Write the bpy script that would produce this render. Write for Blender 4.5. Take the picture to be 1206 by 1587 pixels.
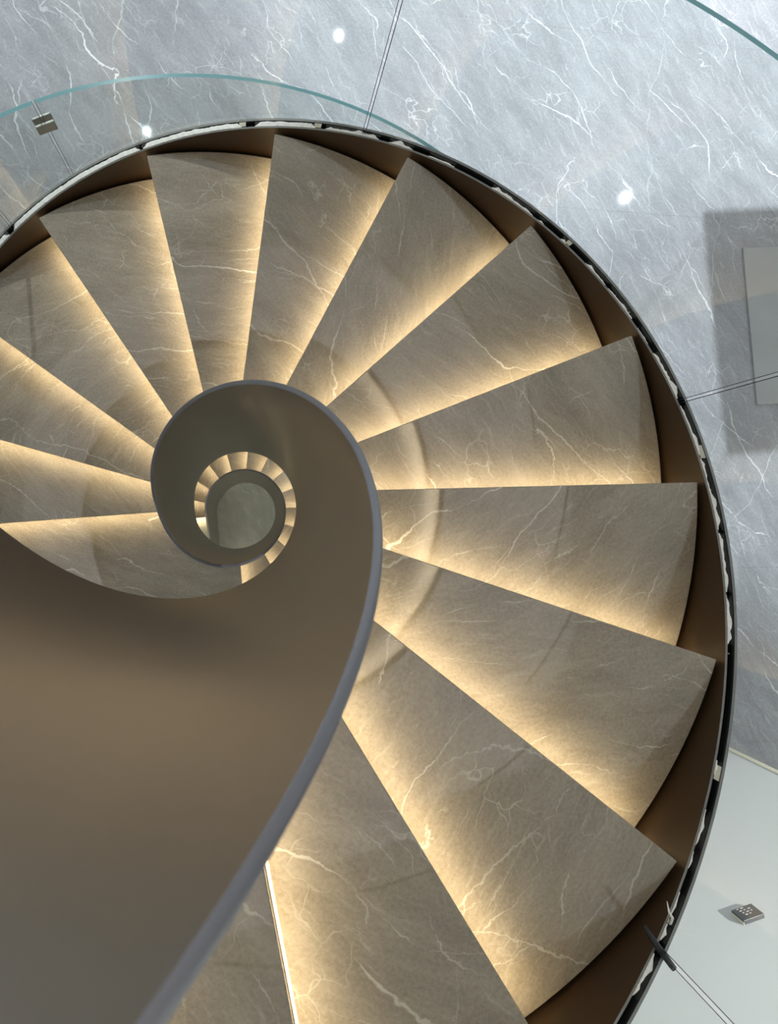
import bpy, bmesh, math, random
from mathutils import Matrix, Vector
random.seed(7)
for o in list(bpy.data.objects): bpy.data.objects.remove(o)
scn = bpy.context.scene
COL = scn.collection

# ------------------------------------------------------------------ units
H = 0.19                       # one riser, metres; stair dimensions below are in risers
DFLOOR = 34.2                  # camera height above the lowest floor (risers)
DST = 20.2                     # camera height above the storey floor / landing (risers)
AX, AY = -0.5141, -0.3449      # stair axis relative to the camera (risers, x right, y towards picture bottom)
ZS = (DFLOOR - DST) * H        # storey floor height (m)
CEIL = ZS + 4.9                # ceiling height (m)

def P(r, th, d):               # radius, clockwise angle (deg), depth below camera -> world
    t = math.radians(th)
    return Vector((r * math.cos(t) * H, -r * math.sin(t) * H, (DFLOOR - d) * H))
def W(x, y, d):                # camera-relative horizontal position (risers) + depth -> world
    return Vector(((x - AX) * H, -(y - AY) * H, (DFLOOR - d) * H))

# ------------------------------------------------------------------ camera
cam = bpy.data.cameras.new('camera')
camo = bpy.data.objects.new('camera', cam); COL.objects.link(camo)
cam.sensor_fit = 'HORIZONTAL'; cam.sensor_width = 36.0
cam.lens = 1193.55 / 1206 * 36.0
cam.clip_start = 0.005
Rm = [[0.9854771647, 0.0009161132, -0.1698055315], [0.0009161132, 0.9999422108, 0.0107114815], [0.1698055315, -0.0107114815, 0.9854193755]]
f = lambda v: Vector((v[0], -v[1], -v[2]))
cx, cy, cz = f(Rm[0]), -f(Rm[1]), -f(Rm[2])
M = Matrix(((cx.x, cy.x, cz.x), (cx.y, cy.y, cz.y), (cx.z, cy.z, cz.z))).to_4x4()
M.translation = W(0, 0, 0)
camo.matrix_world = M
cam.dof.use_dof = True; cam.dof.focus_distance = 2.0; cam.dof.aperture_fstop = 14.0
scn.camera = camo

# ------------------------------------------------------------------ world, exposure
wd = bpy.data.worlds.new('world'); scn.world = wd; wd.use_nodes = True
bg = wd.node_tree.nodes['Background']
bg.inputs[0].default_value = (0.95, 0.96, 0.97, 1); bg.inputs[1].default_value = 0.85
vs = scn.view_settings
vs.view_transform = 'Standard'; vs.look = 'None'; vs.gamma = 1.0; vs.use_curve_mapping = False
vs.exposure = 0.0
LED_STRENGTH = 32.0
COVE_STRENGTH = 230.0
LED_COLOR = (1.0, 0.83, 0.56)
LAMP_COLOR = (0.86, 0.93, 1.0)
# ceiling downlights: (camera-relative direction x, y of their mirror image in the floor), watts, cone deg
LAMPS = [((0.1059, -0.6342), 620, 84, 'downlight in the ceiling beyond the top glass joint'),
         ((0.5067, -0.4499), 1450, 92, 'downlight in the ceiling beside the added shadow panel'),
         ((-0.1357, -0.4877), 420, 84, 'downlight in the ceiling behind the level glass guard'),
         ((-0.62, -0.30), 420, 84, 'downlight in the ceiling over the left end of the floor')]
WALL_FILL = 1000  # watts of the added spot that brightens the white wall

# ------------------------------------------------------------------ materials
def new_mat(name):
    m = bpy.data.materials.new(name); m.use_nodes = True
    nt = m.node_tree
    return m, nt, nt.nodes['Principled BSDF'], nt.nodes['Material Output']
def principled(name, col, rough=.5, metal=0., noise=0., nscale=20., spec=.5, bump=0.):
    m, nt, b, o = new_mat(name)
    b.inputs['Base Color'].default_value = (*col, 1); b.inputs['Roughness'].default_value = rough
    b.inputs['Metallic'].default_value = metal; b.inputs['Specular IOR Level'].default_value = spec
    if noise or bump:
        tc = nt.nodes.new('ShaderNodeTexCoord'); n = nt.nodes.new('ShaderNodeTexNoise')
        n.inputs['Scale'].default_value = nscale; n.inputs['Detail'].default_value = 4
        nt.links.new(tc.outputs['Object'], n.inputs['Vector'])
        if noise:
            r = nt.nodes.new('ShaderNodeMapRange'); r.inputs[1].default_value = .3; r.inputs[2].default_value = .7
            r.inputs[3].default_value = 1 - noise; r.inputs[4].default_value = 1 + noise
            mx = nt.nodes.new('ShaderNodeVectorMath'); mx.operation = 'SCALE'; mx.inputs[0].default_value = col
            nt.links.new(n.outputs['Fac'], r.inputs[0]); nt.links.new(r.outputs[0], mx.inputs['Scale'])
            nt.links.new(mx.outputs[0], b.inputs['Base Color'])
        if bump:
            bp = nt.nodes.new('ShaderNodeBump'); bp.inputs['Strength'].default_value = bump; bp.inputs['Distance'].default_value = .002
            nt.links.new(n.outputs['Fac'], bp.inputs['Height']); nt.links.new(bp.outputs[0], b.inputs['Normal'])
    return m
def marble(name, dark, light, vein, rough, angle, scale=1.0, per_object=True, vstr=.8, spec=.5):
    m, nt, b, out = new_mat(name)
    N = nt.nodes.new; L = nt.links.new
    def math_(op, a, bb=None, clamp=False):
        n = N('ShaderNodeMath'); n.operation = op; n.use_clamp = clamp
        for i, v in enumerate((a, bb)):
            if v is None: continue
            if isinstance(v, (int, float)): n.inputs[i].default_value = v
            else: L(v, n.inputs[i])
        return n.outputs[0]
    def noise(vec, sc, det, ro=.55, dist=0.):
        n = N('ShaderNodeTexNoise'); n.inputs['Scale'].default_value = sc; n.inputs['Detail'].default_value = det
        n.inputs['Roughness'].default_value = ro; n.inputs['Distortion'].default_value = dist; L(vec, n.inputs['Vector'])
        return n.outputs['Fac']
    def rng(v, a, bb, c=0., d=1.):
        n = N('ShaderNodeMapRange'); n.interpolation_type = 'SMOOTHSTEP'
        n.inputs[1].default_value = a; n.inputs[2].default_value = bb; n.inputs[3].default_value = c; n.inputs[4].default_value = d
        L(v, n.inputs[0]); return n.outputs[0]
    tc = N('ShaderNodeTexCoord'); vec = tc.outputs['Object']
    if per_object:
        oi = N('ShaderNodeObjectInfo')
        cmb = N('ShaderNodeCombineXYZ')
        L(math_('MULTIPLY', oi.outputs['Random'], 37.0), cmb.inputs[0]); L(math_('MULTIPLY', oi.outputs['Random'], 91.0), cmb.inputs[1])
        rot = N('ShaderNodeVectorRotate'); rot.rotation_type = 'Z_AXIS'
        L(vec, rot.inputs['Vector']); L(math_('MULTIPLY', oi.outputs['Random'], 2.4), rot.inputs['Angle'])
        ad = N('ShaderNodeVectorMath'); L(rot.outputs[0], ad.inputs[0]); L(cmb.outputs[0], ad.inputs[1]); vec = ad.outputs[0]
    def stretched(ang, sx, sy, warp, wscale):
        mp = N('ShaderNodeMapping'); mp.inputs['Rotation'].default_value = (0, 0, ang)
        L(vec, mp.inputs['Vector'])
        wn = N('ShaderNodeTexNoise'); wn.inputs['Scale'].default_value = wscale; wn.inputs['Detail'].default_value = 3
        L(vec, wn.inputs['Vector'])
        sb = N('ShaderNodeVectorMath'); sb.operation = 'SUBTRACT'; L(wn.outputs['Color'], sb.inputs[0]); sb.inputs[1].default_value = (.5, .5, .5)
        sc = N('ShaderNodeVectorMath'); sc.operation = 'SCALE'; L(sb.outputs[0], sc.inputs[0]); sc.inputs['Scale'].default_value = warp
        a2 = N('ShaderNodeVectorMath'); L(mp.outputs[0], a2.inputs[0]); L(sc.outputs[0], a2.inputs[1])
        m2 = N('ShaderNodeVectorMath'); m2.operation = 'MULTIPLY'; L(a2.outputs[0], m2.inputs[0]); m2.inputs[1].default_value = (sx * scale, sy * scale, scale)
        return m2.outputs[0]
    v0 = stretched(angle, 1, 1, .0, 1)
    def vein_layer(ang, freq, wander, jag, width, m_lo, m_hi, msc):
        """long broken veins: noise-bent parallel lines, cut up by a mask drawn out along them"""
        mp = N('ShaderNodeMapping'); mp.inputs['Rotation'].default_value = (0, 0, ang); L(vec, mp.inputs['Vector'])
        sep = N('ShaderNodeSeparateXYZ'); L(mp.outputs[0], sep.inputs[0])
        lo = noise(mp.outputs[0], 1.3 * scale, 2.); hi = noise(mp.outputs[0], 14. * scale, 4., .65)
        y = math_('ADD', math_('MULTIPLY', sep.outputs[1], freq * scale), math_('MULTIPLY', lo, wander))
        y = math_('ADD', y, math_('MULTIPLY', hi, jag))
        d = math_('ABSOLUTE', math_('SUBTRACT', math_('FRACT', y), .5))
        st = N('ShaderNodeVectorMath'); st.operation = 'MULTIPLY'; L(mp.outputs[0], st.inputs[0]); st.inputs[1].default_value = (.55, 1.7, 1)
        mk = noise(st.outputs[0], msc * scale, 3., .6)
        wv = rng(mk, m_lo, m_hi + .12, .25, 1.7)
        d = math_('DIVIDE', d, math_('MULTIPLY', wv, width * freq))
        l = rng(d, .15, 1., 1., 0.)
        return math_('MULTIPLY', l, rng(mk, m_lo, m_hi))
    big = vein_layer(angle, 1.6, 1.3, .10, .0075, .52, .60, 2.0)
    big2 = vein_layer(angle + .45, 1.1, 1.2, .08, .006, .55, .62, 1.7)
    thin = math_('MAXIMUM', vein_layer(angle + .10, 5.0, 2.4, .22, .0042, .48, .60, 2.6), vein_layer(angle - .16, 8.0, 3.0, .34, .0034, .48, .62, 3.1))
    thin = math_('MAXIMUM', thin, math_('MULTIPLY', vein_layer(angle + .3, 11.0, 4.0, .5, .003, .50, .66, 4.2), .7))
    cross = math_('MAXIMUM', vein_layer(angle + 1.25, 2.6, 2.0, .2, .0050, .53, .63, 2.3), math_('MULTIPLY', vein_layer(angle + .85, 4.6, 2.6, .25, .0034, .52, .64, 2.9), .8))
    big = math_('MAXIMUM', big, math_('MULTIPLY', big2, .8))
    # crackle of hairlines
    vo = N('ShaderNodeTexVoronoi'); vo.feature = 'DISTANCE_TO_EDGE'; vo.inputs['Scale'].default_value = 6.5
    L(stretched(angle, 1, 1.8, .20, 6.), vo.inputs['Vector'])
    crack = math_('MULTIPLY', rng(vo.outputs['Distance'], 0., .022, 1., 0.), rng(noise(v0, 3.4, 2.), .50, .66))
    # streaky body
    body = noise(stretched(angle, 1.0, 2.6, .1, 4.), 3.2, 8., .68)
    cloud = noise(v0, 1.6, 3., .5)
    grain = noise(v0, 90., 3., .7)
    t = math_('ADD', math_('MULTIPLY', body, .75), math_('MULTIPLY', cloud, .25))
    t = math_('ADD', t, math_('MULTIPLY', math_('SUBTRACT', grain, .5), .55))
    t = rng(t, .22, .80)
    mix = N('ShaderNodeMix'); mix.data_type = 'RGBA'; L(t, mix.inputs[0])
    mix.inputs[6].default_value = (*dark, 1); mix.inputs[7].default_value = (*light, 1)
    streak = rng(noise(stretched(angle + .1, 1.1, 9.0, .08, 8.), 5.5, 8., .75), .52, .76)
    fac = math_('MULTIPLY', streak, .42)
    fac = math_('MAXIMUM', fac, math_('MULTIPLY', crack, .48))
    fac = math_('MAXIMUM', fac, math_('MULTIPLY', cross, .60))
    fac = math_('MAXIMUM', fac, math_('MULTIPLY', thin, .70))
    fac = math_('MAXIMUM', fac, big)
    fac = math_('MULTIPLY', fac, vstr)
    mv = N('ShaderNodeMix'); mv.data_type = 'RGBA'; L(fac, mv.inputs[0]); L(mix.outputs[2], mv.inputs[6]); mv.inputs[7].default_value = (*vein, 1)
    L(mv.outputs[2], b.inputs['Base Color'])
    b.inputs['Roughness'].default_value = rough
    b.inputs['Specular IOR Level'].default_value = spec
    return m
def glass_mat(name, tint):
    m, nt, b, out = new_mat(name); nt.nodes.remove(b)
    tr = nt.nodes.new('ShaderNodeBsdfTransparent'); tr.inputs[0].default_value = (*tint, 1)
    gl = nt.nodes.new('ShaderNodeBsdfGlossy'); gl.inputs['Roughness'].default_value = 0.0
    ge = nt.nodes.new('ShaderNodeNewGeometry')              # Schlick reflectance, the same on both faces of the sheet
    dt = nt.nodes.new('ShaderNodeVectorMath'); dt.operation = 'DOT_PRODUCT'
    nt.links.new(ge.outputs['Normal'], dt.inputs[0]); nt.links.new(ge.outputs['Incoming'], dt.inputs[1])
    def mth(op, x, y=None):
        n = nt.nodes.new('ShaderNodeMath'); n.operation = op
        for i, q in enumerate((x, y)):
            if q is None: continue
            if isinstance(q, (int, float)): n.inputs[i].default_value = q
            else: nt.links.new(q, n.inputs[i])
        return n
    fr = mth('MULTIPLY_ADD', mth('POWER', mth('SUBTRACT', 1.0, mth('ABSOLUTE', dt.outputs['Value']).outputs[0]).outputs[0], 5.0).outputs[0], .96)
    fr.inputs[2].default_value = .04
    mx = nt.nodes.new('ShaderNodeMixShader')
    nt.links.new(fr.outputs[0], mx.inputs[0]); nt.links.new(tr.outputs[0], mx.inputs[1]); nt.links.new(gl.outputs[0], mx.inputs[2])
    nt.links.new(mx.outputs[0], out.inputs[0]); return m
def emit_mat(name, col, s):
    m, nt, b, out = new_mat(name); nt.nodes.remove(b)
    e = nt.nodes.new('ShaderNodeEmission'); e.inputs[0].default_value = (*col, 1); e.inputs[1].default_value = s
    nt.links.new(e.outputs[0], out.inputs[0]); return m

MT = dict(
    tread=marble('tread_marble', (.225, .186, .130), (.385, .332, .245), (.80, .74, .61), .025, .5, 1.25, vstr=.60, spec=.95),
    floor=marble('floor_marble', (.27, .277, .29), (.45, .46, .475), (.93, .94, .95), .018, -2.25, .95, per_object=False, vstr=.95),
    low=marble('lower_floor_marble', (.52, .54, .42), (.78, .79, .63), (1.0, 1.0, .94), .15, -2.1, 1.9, per_object=False, vstr=1.0),
    bronze=principled('satin_bronze', (.325, .282, .232), .30, .9, .04, 3.),
    cap=principled('grey_bronze_cap', (.20, .195, .205), .34, .85),
    brown=principled('brown_stringer_paint', (.062, .036, .016), .40, .3, .06, 4.),
    steel=principled('grey_channel_steel', (.22, .22, .20), .45, .5, .1, 40.),
    black=principled('black_channel', (.012, .012, .012), .7),
    rubber=principled('black_rubber', (.01, .01, .011), .5),
    seal=principled('white_sealant', (.90, .88, .80), .8, 0, .08, 90., bump=.6),
    shim=principled('cream_shim', (.62, .58, .44), .6),
    white=principled('white_wall_paint', (.74, .77, .76), .45, 0, .02, 2.),
    cream=principled('cream_trim', (.86, .83, .66), .5),
    ceil=principled('ceiling_paint', (.8, .81, .82), .8),
    keypad=principled('keypad_grey', (.10, .105, .11), .35),
    mark=principled('keypad_white', (.8, .82, .84), .5),
    board=principled('reflection_board', (.40, .415, .41), .6, 0, .05, 6.),  # grey tone of a glass reflection, put on a flat board
    clamp=principled('clamp_steel', (.42, .41, .36), .35, .7),
    panel=principled('panel_grey', (.45, .46, .47), .7),
    glass=glass_mat('clear_glass', (.965, .985, .98)),
    edge=principled('green_glass_edge', (.17, .38, .40), .15),
    arris=principled('dark_glass_arris', (.05, .075, .08), .3),
    led=emit_mat('warm_led', LED_COLOR, LED_STRENGTH),
    cove=emit_mat('warm_cove', LED_COLOR, COVE_STRENGTH),
    lens=emit_mat('lamp_lens', (.95, .98, 1.0), 60.),
    housing=principled('lamp_housing', (.6, .6, .6), .4),
)

# ------------------------------------------------------------------ helpers
def mesh_obj(name, verts, faces, mat, parent=None, mats=None, smooth=False, fm=None):
    me = bpy.data.meshes.new(name); me.from_pydata([tuple(v) for v in verts], [], faces)
    for x in (mats or [mat]): me.materials.append(MT[x])
    if fm: me.polygons.foreach_set('material_index', fm)
    if smooth: me.polygons.foreach_set('use_smooth', [True] * len(me.polygons))
    bm = bmesh.new(); bm.from_mesh(me); bmesh.ops.recalc_face_normals(bm, faces=bm.faces); bm.to_mesh(me); bm.free()
    return link(name, me, parent)
def link(name, me, parent=None):
    o = bpy.data.objects.new(name, me); COL.objects.link(o)
    if parent: o.parent = parent
    return o
def empty(name, label=None, cat=None, loc=(0, 0, 0), group=None, kind=None):
    o = bpy.data.objects.new(name, None); COL.objects.link(o); o.location = loc; o.empty_display_size = .1
    return tag(o, label, cat, group, kind)
def tag(o, label=None, cat=None, group=None, kind=None):
    if label: o['label'] = label
    if cat: o['category'] = cat
    if group: o['group'] = group
    if kind: o['kind'] = kind
    return o
def prism(outline, z0, z1):
    n = len(outline)
    v = [(x, y, z0) for x, y in outline] + [(x, y, z1) for x, y in outline]
    fc = [tuple(range(n))[::-1], tuple(range(n, 2 * n))] + [(i, (i + 1) % n, n + (i + 1) % n, n + i) for i in range(n)]
    return v, fc
def bevel_mesh(o, w, seg=2, ang=40):
    bm = bmesh.new(); bm.from_mesh(o.data)
    es = [e for e in bm.edges if len(e.link_faces) == 2 and e.calc_face_angle(0) > math.radians(ang)]
    bmesh.ops.bevel(bm, geom=es, offset=w, segments=seg, affect='EDGES', profile=.5)
    bm.to_mesh(o.data); bm.free()
def sweep(name, prof, ths, mat, parent, smooth=True, caps=True, mats=None, fmi=None):
    """prof(th) -> list of (r, depth); swept around the stair axis over the angles ths"""
    V, F, FM = [], [], []; n = None
    for th in ths:
        pr = prof(th); n = len(pr)
        V += [P(r, th, d) for r, d in pr]
    for i in range(len(ths) - 1):
        for j in range(n):
            a = i * n + j; b_ = i * n + (j + 1) % n
            F.append((a, b_, b_ + n, a + n)); FM.append(fmi[j] if fmi else 0)
    if caps:
        F.append(tuple(range(n))[::-1]); F.append(tuple(range(len(V) - n, len(V)))); FM += [fmi[-1] if fmi else 0] * 2
    o = mesh_obj(name, V, F, mat, parent, mats, False, FM)
    if smooth:
        for p in o.data.polygons: p.use_smooth = True
        mod = None
        bm = bmesh.new(); bm.from_mesh(o.data)
        for e in bm.edges:
            if len(e.link_faces) == 2 and e.calc_face_angle(0) > math.radians(35): e.smooth = False
        bm.to_mesh(o.data); bm.free()
    return o
def angles(a, b, step=2.5):
    n = max(2, int(abs(b - a) / step) + 1)
    return [a + (b - a) * i / n for i in range(n + 1)]

# ------------------------------------------------------------------ stair geometry
TH0, DTH, D0 = 38.918, 20.304, 8.2079
KTOP, KBOT = 19, -11
RO, RC1, RC2, RT, RB, HT, HB = 6.8015, 6.8807, 7.0622, 1.2262, 1.1724, 5.259, 3.0847
TH_L = TH0 + KBOT * DTH                # riser above the landing (-184.4)
TH_LN = TH_L - 90.0                    # landing nosing (-274.4)
DTH2 = 20.6; TH2 = TH_LN - 5.1         # lower flight
TH_TOP = TH0 + (KTOP + 1) * DTH
def Dn(th):
    if th >= TH_L: return D0 - (th - TH0) / DTH
    if th >= TH_LN: return DST + 0 * th
    return min(DFLOOR, DST + (TH_LN - th) / DTH2)
def interp(tab, th):
    if th >= tab[0][0]: return tab[0][1]
    for (a, va), (b, vb) in zip(tab, tab[1:]):
        if th >= b: return va + (vb - va) * (th - a) / (b - a)
    return tab[-1][1]
LT = [(TH_L, 13.95), (-200, 14.35), (-216, 14.5), (-243, 14.55), (-263, 14.6), (-281, 14.85), (-303, 15.5), (-325, 16.8), (-351, 18.5), (-372, 19.7),
      (-398, 21.4), (-427.5, 23.0), (-453.6, 24.2), (-484, 25.5), (-510.5, 26.3), (-535, 26.9), (-545, 27.1)]
LB = [(TH_L, 22.05), (-205, 22.0), (-240, 22.3), (-262, 22.8), (-280, 23.6), (-280 - 20.6 * 10.6, 34.2)]
def rib_top(th): return Dn(th) - HT if th >= TH_L else interp(LT, th)
def rib_bot(th):
    if th >= -176: return Dn(th) + HB
    if th >= TH_L: return 21.85 + (-176 - th) * .02
    return min(DFLOOR, interp(LB, th))

stair = empty('spiral_staircase', 'bronze and marble spiral staircase winding down around an open round well', 'staircase', (0, 0, 0))

# treads -----------------------------------------------------------
SLAB = .030; OVER = .028
def tread_outline(dth, back):
    o = []
    a1 = math.radians(dth)
    n = 12
    for i in range(n + 1):                       # outer arc, clockwise from above => -y
        a = a1 * i / n; o.append((RO * H * math.cos(a), -RO * H * math.sin(a)))
    d = Vector((math.cos(a1), -math.sin(a1))); nrm = Vector((-math.sin(a1), -math.cos(a1)))
    pb = d * (RO * H * .999) + nrm * back; o.append((pb.x, pb.y))
    pb = d * (RT * H) + nrm * back; o.append((pb.x, pb.y))
    for i in range(5):
        a = a1 * (1 - i / 4); o.append((RT * 1.004 * H * math.cos(a), -RT * 1.004 * H * math.sin(a)))
    return o
def make_tread(name, dth, mat='tread'):
    v, fc = prism(tread_outline(dth, .045), -SLAB, 0)
    o = mesh_obj(name, v, fc, mat); bevel_mesh(o, .0022, 2); return o
proto = make_tread('tread', DTH)
proto2 = make_tread('tread', DTH2)
protoL = make_tread('landing', 90.0)
def box_verts(x0, x1, y0, y1, z0, z1):
    v = [(x, y, z) for z in (z0, z1) for y in (y0, y1) for x in (x0, x1)]
    return v, [(0, 2, 3, 1), (4, 5, 7, 6), (0, 1, 5, 4), (2, 6, 7, 3), (0, 4, 6, 2), (1, 3, 7, 5)]
X0, X1 = RT * H * 1.02, RO * H * .994
v, fc = box_verts(X0, X1, -OVER - .014, -OVER, -H + .0005, -SLAB)
riser0 = mesh_obj('riser', v, fc, 'bronze')
v, fc = box_verts(X0, X1, -OVER, -.004, -.098, -SLAB)
lv, lf = box_verts(X0, X1, -.0065, -.0035, -.109, -.098)
nose0 = mesh_obj('nosing_box', v + lv, fc + [tuple(i + 8 for i in q) for q in lf], 'bronze')
v, fc = box_verts(X0 + .02, X1 - .03, -.024, -.010, -.105, -.0982)
led0 = mesh_obj('led_strip', v, fc, 'led'); led0['label'] = 'warm glowing light strip under the nosing'
first = dict(riser=True)
def place_tread(src, th, d, used):
    o = src if not used else src.copy()
    if used: COL.objects.link(o)
    o.parent = stair; o.location = (0, 0, (DFLOOR - d) * H); o.rotation_euler = (0, 0, -math.radians(th))
    r = riser0 if first['riser'] else riser0.copy(); l = led0 if first['riser'] else led0.copy(); nb = nose0 if first['riser'] else nose0.copy()
    if not first['riser']: COL.objects.link(r); COL.objects.link(l); COL.objects.link(nb)
    first['riser'] = False
    r.parent = o; l.parent = o; nb.parent = o
    return o
for i, k in enumerate(range(KBOT, KTOP + 1)):
    place_tread(proto, TH0 + k * DTH, D0 - k, i > 0)
place_tread(protoL, TH_LN, DST, False)
for n in range(1, 14):
    place_tread(proto2, TH2 - n * DTH2 + (0 if n else 0), DST + n, n > 1)

# inner parapet (solid bronze ribbon around the well) -----------------
def rib_prof(th):
    t, b = rib_top(th), rib_bot(th)
    m = (RT + RB) / 2; e = .012
    return [(RB, b), (RB, t + e), (RB + e * .6, t + .002), (m, t), (RT - e * .6, t + .002), (RT, t + e), (RT, b)]
par = sweep('inner_parapet', rib_prof, angles(TH_TOP, -545, 2.0), 'bronze', stair, mats=['bronze', 'cap'], fmi=[0, 1, 1, 1, 1, 0, 0])
par['label'] = 'smooth satin bronze ribbon parapet curling around the well'
# straight tangential end of the parapet on the lowest floor
th_e = -545; t_ = math.radians(th_e)
tang = Vector((math.sin(t_), math.cos(t_), 0))      # descending direction (counter-clockwise)
V = []
for s in (0, .25):
    for r, d in rib_prof(th_e):
        d2 = min(DFLOOR, d + (s / .25) * 1.2) if d < DFLOOR - .01 else d
        V.append(P(r, th_e, d2) + tang * s)
n = 7
F = [(j, (j + 1) % n, n + (j + 1) % n, n + j) for j in range(n)] + [tuple(range(n, 2 * n))]
mesh_obj('parapet_end', V, F, 'bronze', stair)
# outer stringer, channel, sealant ------------------------------------
def ring(r0, r1, top, bot):
    return lambda th: [(r0, Dn2(th) + bot), (r0, Dn2(th) + top), (r1, Dn2(th) + top), (r1, Dn2(th) + bot)]
def Dn2(th): return D0 - (th - TH0) / DTH if th >= TH_L else (DST - 1. + .0 if th > TH_LN else Dn(th) - .5)
A1 = angles(TH_TOP - 6, TH_L, 2.0)
HW = -.064
sweep('outer_stringer', ring(RC1, RC1 + .034, HW, 2.04), A1, 'brown', stair, mats=['brown', 'steel'], fmi=[0, 1, 0, 0])
chan = sweep('glass_channel', lambda th: [(RC1 + .034, Dn2(th) + .30), (RC1 + .034, Dn2(th) + .24), (RC2 - .042, Dn2(th) + .24), (RC2 - .042, Dn2(th) + HW),
             (RC2, Dn2(th) + HW), (RC2, Dn2(th) + 1.42), (RC2 - .042, Dn2(th) + 1.42), (RC2 - .042, Dn2(th) + .30)], A1, 'steel', stair,
             mats=['steel', 'black'], fmi=[1, 1, 1, 0, 0, 0, 0, 1])
chan['label'] = 'dark open steel channel holding the glass'
# lower flight outer wall
A2 = angles(TH_LN, TH2 - 14 * DTH2, 3.0)
sweep('outer_stringer', lambda th: [(RC1, min(Dn(th) + 1.42, DFLOOR)), (RC1, Dn(th) - .3), (RC2, Dn(th) - .3), (RC2, min(Dn(th) + 1.42, DFLOOR))], A2, 'brown', stair)
# warm cove strip along the outer edge of the upper soffit
cv = sweep('soffit_light', lambda th: [(RC1 - .06, Dn(th) + 1.98), (RC1 - .06, Dn(th) + 1.95), (RC1 - .015, Dn(th) + 1.95), (RC1 - .015, Dn(th) + 1.98)], angles(TH_TOP - 8, 312, 4.0), 'cove', stair, smooth=False)
sweep('light_ledge', lambda th: [(RC1 - .12, Dn(th) + 2.03), (RC1 - .12, Dn(th) + 1.90), (RC1 - .10, Dn(th) + 1.90), (RC1 - .10, Dn(th) + 1.99), (RC1, Dn(th) + 1.99), (RC1, Dn(th) + 2.03)], angles(TH_TOP - 8, 312, 4.0), 'brown', stair, smooth=False)
cv['label'] = 'warm cove light strip along the soffit edge'
# soffit under the flights
for a in (angles(TH_TOP - 8, TH_L + 6, 3.0), angles(TH_LN - 4, TH2 - 10.8 * DTH2, 3.0)):
    sweep('soffit', lambda th: [(RT, Dn(th) + 1.24), (RC1 + .01, Dn(th) + 1.24), (RC1 + .01, Dn(th) + 1.30), (RT, Dn(th) + 1.30)], a, 'ceil', stair)

GI, GO = 6.955, 7.015            # stair glass faces
rs = random.Random(3)
def bead(a, b, w0, w1, h=.05, side=0):
    """a rough bead of white sealant between the inner plate and the glass"""
    n = max(4, int(abs(b - a) / .35)); ths = [a + (b - a) * i / n for i in range(n + 1)]
    ph = rs.random() * 9
    wid = {}
    for i, th in enumerate(ths):
        e = min(1, i / 2, (n - i) / 2)
        w = w0 + (w1 - w0) * (.5 + .5 * math.sin(th * .9 + ph)) * (.6 + .4 * math.sin(th * 2.7 + ph * 2)) + rs.uniform(-.004, .004)
        wid[th] = (max(.006, w * max(.25, e)), HW + rs.uniform(-.012, .012))
    def pr(th):
        w, z = wid[th]; r0 = RC1 + .030
        return [(r0, Dn2(th) + z + h), (r0, Dn2(th) + z - .006), (r0 + w * .6, Dn2(th) + z - .010), (r0 + w, Dn2(th) + z + .012), (r0 + w, Dn2(th) + z + h)]
    o = sweep('sealant_bead', pr, ths, 'seal', chan)
    return o
for a, b, w0, w1 in [(-150, -129, .05, .085), (-128, -104, .05, .085), (-103.5, -88, .04, .075), (-86, -77, .03, .06), (-75.5, -67.5, .03, .05),
                     (-66, -62.4, .02, .05), (-60, -56, .02, .045), (-50, -43.2, .025, .055), (-42.3, -41.2, .02, .05), (-38.2, -37.2, .03, .06),
                     (-33.5, -29.6, .02, .05), (-29, -24, .015, .05), (-22.6, -20.2, .015, .03), (-18.8, -12.4, .03, .085), (-11.4, -5, .025, .05),
                     (-4.6, 4, .02, .06), (4.4, 11, .03, .055), (11.3, 16.6, .03, .06), (28.4, 29.8, .02, .06), (33.2, 36.6, .01, .04),
                     (37.2, 38.8, .02, .05), (41, 43.8, .01, .03), (43.9, 45.4, .03, .07), (46.6, 50.4, .02, .06)]:
    bead(a, b, w0 * 1.45 if a > -80 else .088, min(w1 * 1.5, .098) if a > -60 else .1)
def block(name, r0, r1, a, b, z0, z1, mat, parent):
    return sweep(name, lambda th: [(r0, Dn2(th) + z1), (r0, Dn2(th) + z0), (r1, Dn2(th) + z0), (r1, Dn2(th) + z1)], angles(a, b, .5), mat, parent, smooth=False)
for a, b in [(-77.2, -76.2), (-88.4, -87.4), (-6.2, -4.6), (-37.4, -36.7), (28.8, 30.2)]:
    block('spacer_shim', RC1 + .055, RC2 - .05, a, b, HW + .01, .2, 'shim', chan)
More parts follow.
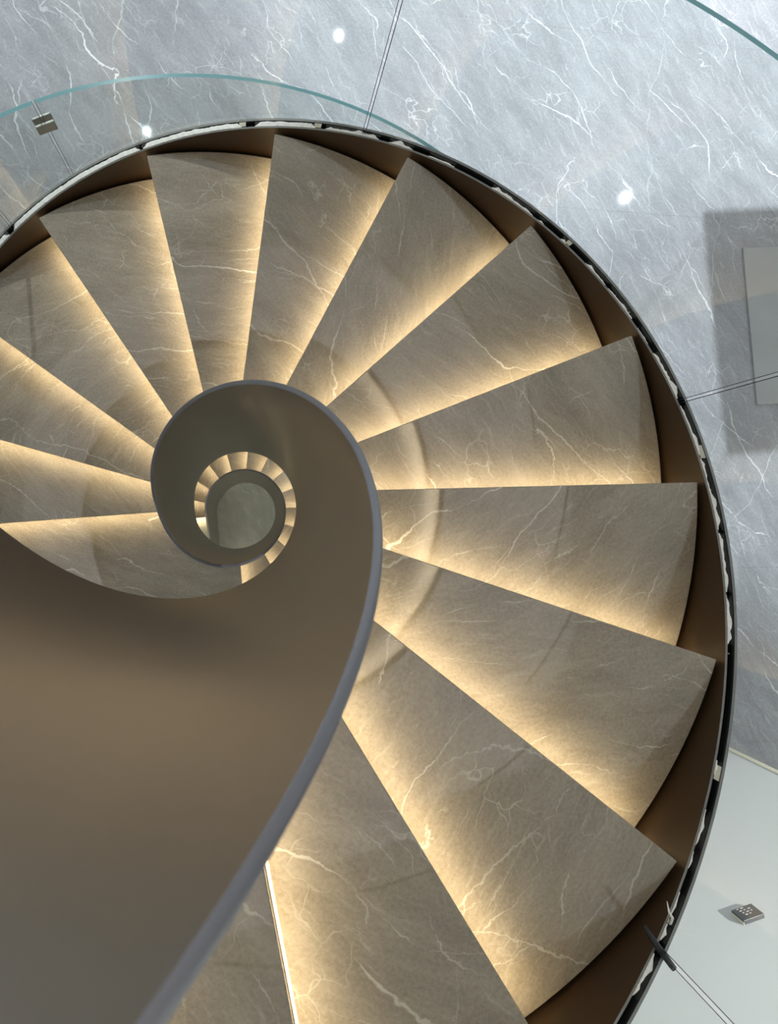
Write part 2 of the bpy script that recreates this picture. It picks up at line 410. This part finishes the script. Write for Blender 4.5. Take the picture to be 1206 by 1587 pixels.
# sealant crumbs
for i in range(46):
    th = rs.choice([rs.uniform(-40, 20), rs.uniform(-28, -16), rs.uniform(-130, 50)])
    r = rs.uniform(RC1 + .04, RC2 - .06); s = rs.uniform(.006, .016)
    c = P(r, th, Dn2(th) + rs.uniform(-.05, .12)); s *= H * 1.6
    vv = [c + Vector((rs.uniform(-1, 1), rs.uniform(-1, 1), rs.uniform(-1, 1))).normalized() * s for _ in range(6)]
    me_ = bmesh.new(); [me_.verts.new(q) for q in vv]; bmesh.ops.convex_hull(me_, input=me_.verts)
    md = bpy.data.meshes.new('sealant_crumb'); me_.to_mesh(md); me_.free(); md.materials.append(MT['seal']); link('sealant_crumb', md, chan)
def tube(name, pts, r, mat, parent, n=6, flat=1.0):
    V, F = [], []
    for i, p in enumerate(pts):
        t = (pts[min(i + 1, len(pts) - 1)] - pts[max(i - 1, 0)]).normalized()
        s = t.cross(Vector((0, 0, 1))).normalized(); u = s.cross(t)
        rr = r[i] if isinstance(r, list) else r
        V += [p + (s * math.cos(2 * math.pi * j / n) + u * math.sin(2 * math.pi * j / n) * flat) * rr for j in range(n)]
    for i in range(len(pts) - 1):
        for j in range(n): F.append((i * n + j, i * n + (j + 1) % n, (i + 1) * n + (j + 1) % n, (i + 1) * n + j))
    F += [tuple(range(n))[::-1], tuple(range(len(V) - n, len(V)))]
    return mesh_obj(name, V, F, mat, parent, smooth=True)
J3 = 45.98
zj = Dn2(J3)
o = tube('rubber_gasket', [P(6.60, J3 - .5, zj - .12), P(6.76, J3 - .2, zj - .13), P(6.90, J3, zj - .12), P(7.02, J3 + .1, zj - .11), P(7.14, J3 + .25, zj - .12), P(7.22, J3 + .3, zj - .1)],
         [.004, .006, .007, .007, .0065, .006], 'rubber', chan, flat=.5)
o['label'] = 'loose black rubber gasket end lying across the channel'
o = tube('sealant_thread', [P(6.93, 43.7, Dn2(43.7) - .09), P(6.87, 43.2, Dn2(43.4) - .16), P(6.80, 43.0, Dn2(43.2) - .16), P(6.74, 42.4, Dn2(43) - .12)], [.004, .003, .0024, .001], 'seal', chan)

# ------------------------------------------------------------------ glass
gb = empty('stair_glass_balustrade', 'tall curved clear glass balustrade following the outer edge of the stair', 'balustrade', P(GI, 0, Dn2(0)))
def glass_pane(name, r0, r1, a, b, top, bot, parent):
    """r0..r1 thick curved pane; faces clear, edges green"""
    ths = angles(a, b, 1.5); e = .06 * (7.0 / r0)          # ground arris along each upright edge
    ths = [ths[0], ths[0] + e] + ths[1:-1] + [ths[-1] - e, ths[-1]]
    o = sweep(name, lambda th: [(r0, bot(th)), (r0, top(th)), (r1, top(th)), (r1, bot(th))], ths, 'glass', None,
              mats=['glass', 'edge', 'arris'], fmi=[0, 1, 0, 1])
    for p in o.data.polygons:
        if p.index // 4 in (0, len(ths) - 2) or p.index >= 4 * (len(ths) - 1): p.material_index = 2
    pm = Matrix.Translation(parent.location)
    o.parent = parent; o.matrix_parent_inverse = pm.inverted()
    return o
JOINTS = [-185.8, -127.91, -69.92, -11.97, 45.98, 103.95, 161.9, 219.87, 277.83, 335.8, 393.76, 427]
GAP = .17
for a, b in zip(JOINTS, JOINTS[1:]):
    glass_pane('glass_pane', GI, GO, a + GAP, b - GAP, lambda th: Dn2(th) - 5.172, lambda th: Dn2(th) + .2, gb)
RG0, RG1, DG = 8.07, 8.14, 14.9
gg = empty('floor_glass_guard', 'level curved glass guard with teal top edge standing on the grey marble floor', 'glass guard', P(RG0, -90, DST))
GJ = [-183, -115.67, -48, 20, 84]
for a, b in zip(GJ, GJ[1:]):
    glass_pane('glass_pane', RG0, RG1, a + GAP, b - GAP, lambda th: DG, lambda th: DST - .01, gg)
# joint clamp: two small plates with a bolt
for th in GJ[1:4]:
    for r0, r1 in ((RG0 - .07, RG0 - .015), (RG1 + .015, RG1 + .07)):
        V, F = [], []
        w = .19 / RG0 * 57.3
        o = sweep('clamp_plate', lambda t, r0=r0, r1=r1: [(r0, DG + .92), (r0, DG + .62), (r1, DG + .62), (r1, DG + .92)], angles(th - w, th + w, .7), 'clamp', None, smooth=False)
        bevel_mesh(o, .003, 2); o.parent = gg; o.matrix_parent_inverse = Matrix.Translation(gg.location).inverted()
    o = sweep('clamp_bolt', lambda t: [(RG0 - .015, DG + .82), (RG0 - .015, DG + .72), (RG1 + .015, DG + .72), (RG1 + .015, DG + .82)], angles(th - .25, th + .25, .2), 'clamp', None, smooth=False)
    o.parent = gg; o.matrix_parent_inverse = Matrix.Translation(gg.location).inverted()
o = sweep('floor_channel', lambda t: [(RG0 - .05, DST), (RG0 - .05, DST - .12), (RG0 - .012, DST - .12), (RG0 - .012, DST - .02), (RG1 + .012, DST - .02), (RG1 + .012, DST - .12), (RG1 + .05, DST - .12), (RG1 + .05, DST)], angles(GJ[0], GJ[-1], 3), 'steel', None)
o.parent = gg; o.matrix_parent_inverse = Matrix.Translation(gg.location).inverted()

# ------------------------------------------------------------------ storey floor of marble slabs with a round opening
floor = empty('floor', kind='structure', loc=(0, 0, ZS))
FT = .03; RH = 7.85 * H
def slab(x0, x1, y0, y1):
    g = .0003; x0 += g; x1 -= g; y0 += g; y1 -= g
    near = max(abs(max(x0, min(0, x1))), 0) ** 2 + max(abs(max(y0, min(0, y1))), 0) ** 2
    V, F = [], []
    if near >= RH * RH:
        v, fc = box_verts(x0, x1, y0, y1, -FT, 0)
    else:
        n = max(4, int((x1 - x0) / .03)); v, fc = [], []
        xs = [x0 + (x1 - x0) * i / n for i in range(n + 1)]
        def spans(x):
            c = math.sqrt(max(0, RH * RH - x * x))
            return (y0, max(y0, min(y1, -c))), (min(y1, max(y0, c)), y1)
        for i in range(n):
            for sgn in (0, 1):
                a0, a1 = spans(xs[i])[sgn]; b0, b1 = spans(xs[i + 1])[sgn]
                if a1 - a0 < 1e-4 and b1 - b0 < 1e-4: continue
                k = len(v)
                v += [(xs[i], a0, 0), (xs[i + 1], b0, 0), (xs[i + 1], b1, 0), (xs[i], a1, 0), (xs[i], a0, -FT), (xs[i + 1], b0, -FT), (xs[i + 1], b1, -FT), (xs[i], a1, -FT)]
                fc += [(k, k + 1, k + 2, k + 3), (k + 7, k + 6, k + 5, k + 4)]
                fc += [(k + 4, k + 5, k + 1, k), (k + 3, k + 2, k + 6, k + 7)]
    if not v: return
    o = mesh_obj('floor_slab', v, fc, 'floor', floor)
# joint rows read from the photograph's faint seams
yj = -((-0.6798) * DST - AY) * H
pitch = .2493 * DST * H
ys = [yj + pitch * i for i in range(5, -8, -1)]
xs_ = [-5.8, -1.45, 3.1, 7.6]
for i in range(len(ys) - 1):
    off = 0
    for j in range(len(xs_) - 1):
        slab(xs_[j] + off, xs_[j + 1] + off, ys[i + 1], ys[i])
o = mesh_obj('floor_screed', *((lambda V, F: (V, F))(*(lambda n, R: ([Vector((RH * math.cos(2 * math.pi * i / n), RH * math.sin(2 * math.pi * i / n), -FT)) for i in range(n)] + [Vector((R * math.cos(2 * math.pi * i / n), R * math.sin(2 * math.pi * i / n), -FT)) for i in range(n)] +
     [Vector((RH * math.cos(2 * math.pi * i / n), RH * math.sin(2 * math.pi * i / n), -.3)) for i in range(n)] + [Vector((R * math.cos(2 * math.pi * i / n), R * math.sin(2 * math.pi * i / n), -.3)) for i in range(n)],
     [(i, (i + 1) % n, n + (i + 1) % n, n + i) for i in range(n)] + [(2 * n + i, 3 * n + i, 3 * n + (i + 1) % n, 2 * n + (i + 1) % n) for i in range(n)] + [(i, 2 * n + i, 2 * n + (i + 1) % n, (i + 1) % n) for i in range(n)]))(72, 5.2))), 'steel', floor)
# landing bridge to the floor
br = sweep('landing_threshold', lambda th: [(RO + .01, DST + .16), (RO + .01, DST), (7.85, DST), (7.85, DST + .16)], angles(TH_LN + 1, TH_L - 1, 3), 'floor', None, smooth=False)
br.parent = floor; br.matrix_parent_inverse = Matrix.Translation(floor.location).inverted()
# lowest floor
v, fc = box_verts(-4.5, 4.5, -4.5, 4.5, -.1, 0)
o = mesh_obj('floor_lower', v, fc, 'low'); tag(o, kind='structure')

# ------------------------------------------------------------------ ceiling with a round opening over the stair
n = 72; R1, R2 = 2.3, 8.5
V = [(R * math.cos(2 * math.pi * i / n), R * math.sin(2 * math.pi * i / n), z) for z in (CEIL, CEIL + .2) for R in (R1, R2) for i in range(n)]
F = [(i, n + i, n + (i + 1) % n, (i + 1) % n) for i in range(n)] + [(2 * n + i, 2 * n + (i + 1) % n, 3 * n + (i + 1) % n, 3 * n + i) for i in range(n)] + \
    [(i, (i + 1) % n, 2 * n + (i + 1) % n, 2 * n + i) for i in range(n)] + [(n + i, 3 * n + i, 3 * n + (i + 1) % n, n + (i + 1) % n) for i in range(n)]
tag(mesh_obj('ceiling', V, F, 'ceil'), kind='structure')

# ------------------------------------------------------------------ downlights
HC = (CEIL - ZS) / H
lamp_pos = []
def downlight(loc, watts, cone, label):
    t = empty('downlight', label, 'lamp', loc, 'ceiling downlights')
    n = 24
    V = [(r * math.cos(2 * math.pi * i / n), r * math.sin(2 * math.pi * i / n), z) for r, z in ((.062, 0), (.062, -.006), (.020, -.008), (.016, 0)) for i in range(n)]
    F = [(k * n + i, k * n + (i + 1) % n, (k + 1) * n + (i + 1) % n, (k + 1) * n + i) for k in range(3) for i in range(n)]
    mesh_obj('trim_ring', V, F, 'housing', t)
    V = [(0.016 * math.cos(2 * math.pi * i / n), 0.016 * math.sin(2 * math.pi * i / n), -.003) for i in range(n)]
    mesh_obj('lens', V + [(x, y, -.0005) for x, y, z in V], [tuple(range(n))[::-1], tuple(range(n, 2 * n))] + [(i, (i + 1) % n, n + (i + 1) % n, n + i) for i in range(n)], 'lens', t)
    ld = bpy.data.lights.new('spot', 'SPOT'); ld.energy = watts; ld.color = LAMP_COLOR; ld.spot_size = math.radians(cone); ld.spot_blend = .14; ld.shadow_soft_size = .013
    lo = bpy.data.objects.new('lamp_beam', ld); COL.objects.link(lo); lo.parent = t; lo.location = (0, 0, -.02)
    return t
for (dx, dy), watts, cone, label in LAMPS:
    p = W(dx * (DST + HC), dy * (DST + HC), 0); p.z = CEIL
    lamp_pos.append(p); downlight(p, watts, cone, label)

# ------------------------------------------------------------------ white wall with keypad
Wn = Vector((.23, 1.0)); WC = 9.3
te = WC / (.3248 + .23 * .6624); xe, ye = .6624 * te, .3248 * te
wdir = Vector((1.0, -.23)).normalized(); wnor = Vector((.23, 1.0)).normalized()   # away from the stair
def wall_box(s0, s1, n0, n1, z0, z1):   # s along wall from its right end (negative = left), n away from stair, in risers / metres for z
    v = []
    for z in (z0, z1):
        for nn in (n0, n1):
            for s in (s0, s1):
                q = W(xe + wdir.x * s + wnor.x * nn, ye + wdir.y * s + wnor.y * nn, 0); v.append((q.x, q.y, z))
    return v, [(0, 2, 3, 1), (4, 5, 7, 6), (0, 1, 5, 4), (2, 6, 7, 3), (0, 4, 6, 2), (1, 3, 7, 5)]
v, fc = wall_box(-28, 0, 0, .7, ZS, CEIL)
wall = mesh_obj('wall_right', v, fc, 'white'); tag(wall, kind='structure')
v, fc = wall_box(-.09, .03, -.03, .72, ZS, CEIL)
tr = mesh_obj('trim_1', v, fc, 'cream'); tag(tr, kind='structure')
ts = WC / (.5644 + .23 * .6911); ks = Vector((.6911 * ts - xe, .5644 * ts - ye)).dot(wdir); kz = (DFLOOR - ts) * H
KW = .21; KH = .036
kp = empty('wall_keypad', 'small dark grey keypad switch with white marks on the white wall', 'switch')
v, fc = wall_box(ks - KW, ks + KW, -.085, 0, kz - KH, kz + KH)
body = mesh_obj('body', v, fc, 'keypad', kp); bevel_mesh(body, .002, 2)
v, fc = wall_box(ks - KW - .006, ks - KW + .002, -.05, 0, kz - KH, kz + KH)
mesh_obj('cream_side', v, fc, 'cream', kp)
for row, (zz, cnt) in enumerate([(.02, 2), (.007, 3), (-.006, 3), (-.019, 2)]):
    for i in range(cnt):
        s = ks - KW + .09 + i * .085 + .015 * row
        v, fc = wall_box(s, s + (.045 if (i + row) % 2 else .028), -.088, -.085, kz - zz - .002 - .008, kz - zz + .002 - .008)
        mesh_obj('printed_mark', v, fc, 'mark', kp)

# ------------------------------------------------------------------ board imitating a glass reflection, added unseen panel casting the shadow around it
def floor_pt(dx, dy, d=DST): return W(dx * d, dy * d, d)
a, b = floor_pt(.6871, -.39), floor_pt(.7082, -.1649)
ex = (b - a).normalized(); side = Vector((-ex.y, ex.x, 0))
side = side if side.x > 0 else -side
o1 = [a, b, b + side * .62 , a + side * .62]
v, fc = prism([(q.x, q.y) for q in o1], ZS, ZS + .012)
bd = mesh_obj('reflection_board', v, fc, 'board'); bevel_mesh(bd, .002, 1)
tag(bd, 'flat grey board standing in for a glass reflection, inside the dark rectangular shadow on the marble floor', 'board')
a, b = floor_pt(.6348, -.4451), floor_pt(.6701, -.1086)
L0 = lamp_pos[1]; sfr = .36
ex = (b - a).normalized(); side = Vector((-ex.y, ex.x, 0)); side = side if side.x > 0 else -side
quad = [a, b, b + side * .95, a + side * .95]
pq = [L0 + (q - L0) * sfr for q in quad]; zc = pq[0].z
hp = empty('shadow_panel', 'added unseen grey panel hung from the ceiling to cast the rectangular floor shadow', 'panel', (sum(q.x for q in pq) / 4, sum(q.y for q in pq) / 4, zc))
v, fc = prism([(q.x - hp.location.x, q.y - hp.location.y) for q in pq], 0, .02)
mesh_obj('board', v, fc, 'panel', hp)
for q in pq:
    c = Vector((q.x - hp.location.x, q.y - hp.location.y, 0)) * .9
    tube('hanging_wire', [c + Vector((0, 0, .02)), c + Vector((.0001, 0, CEIL - zc))], .0015, 'clamp', hp, n=5)

# added unseen fill spot, tilted down to brighten the white wall
wp = W(18, -1.0, 0); wp.z = CEIL
t = downlight(wp, WALL_FILL, 35, 'added fill spot in the ceiling, tilted to brighten the white wall')
lo = [c for c in t.children if c.type == 'LIGHT'][0]
tgt = W(11.3, 6.75, 9.0)
lo.data.color = (1.0, .985, .96); lo.data.spot_blend = .35
lo.location = (0, 0, -.06)
lo.rotation_euler = (tgt - (wp - Vector((0, 0, .06)))).to_track_quat('-Z', 'Y').to_euler()
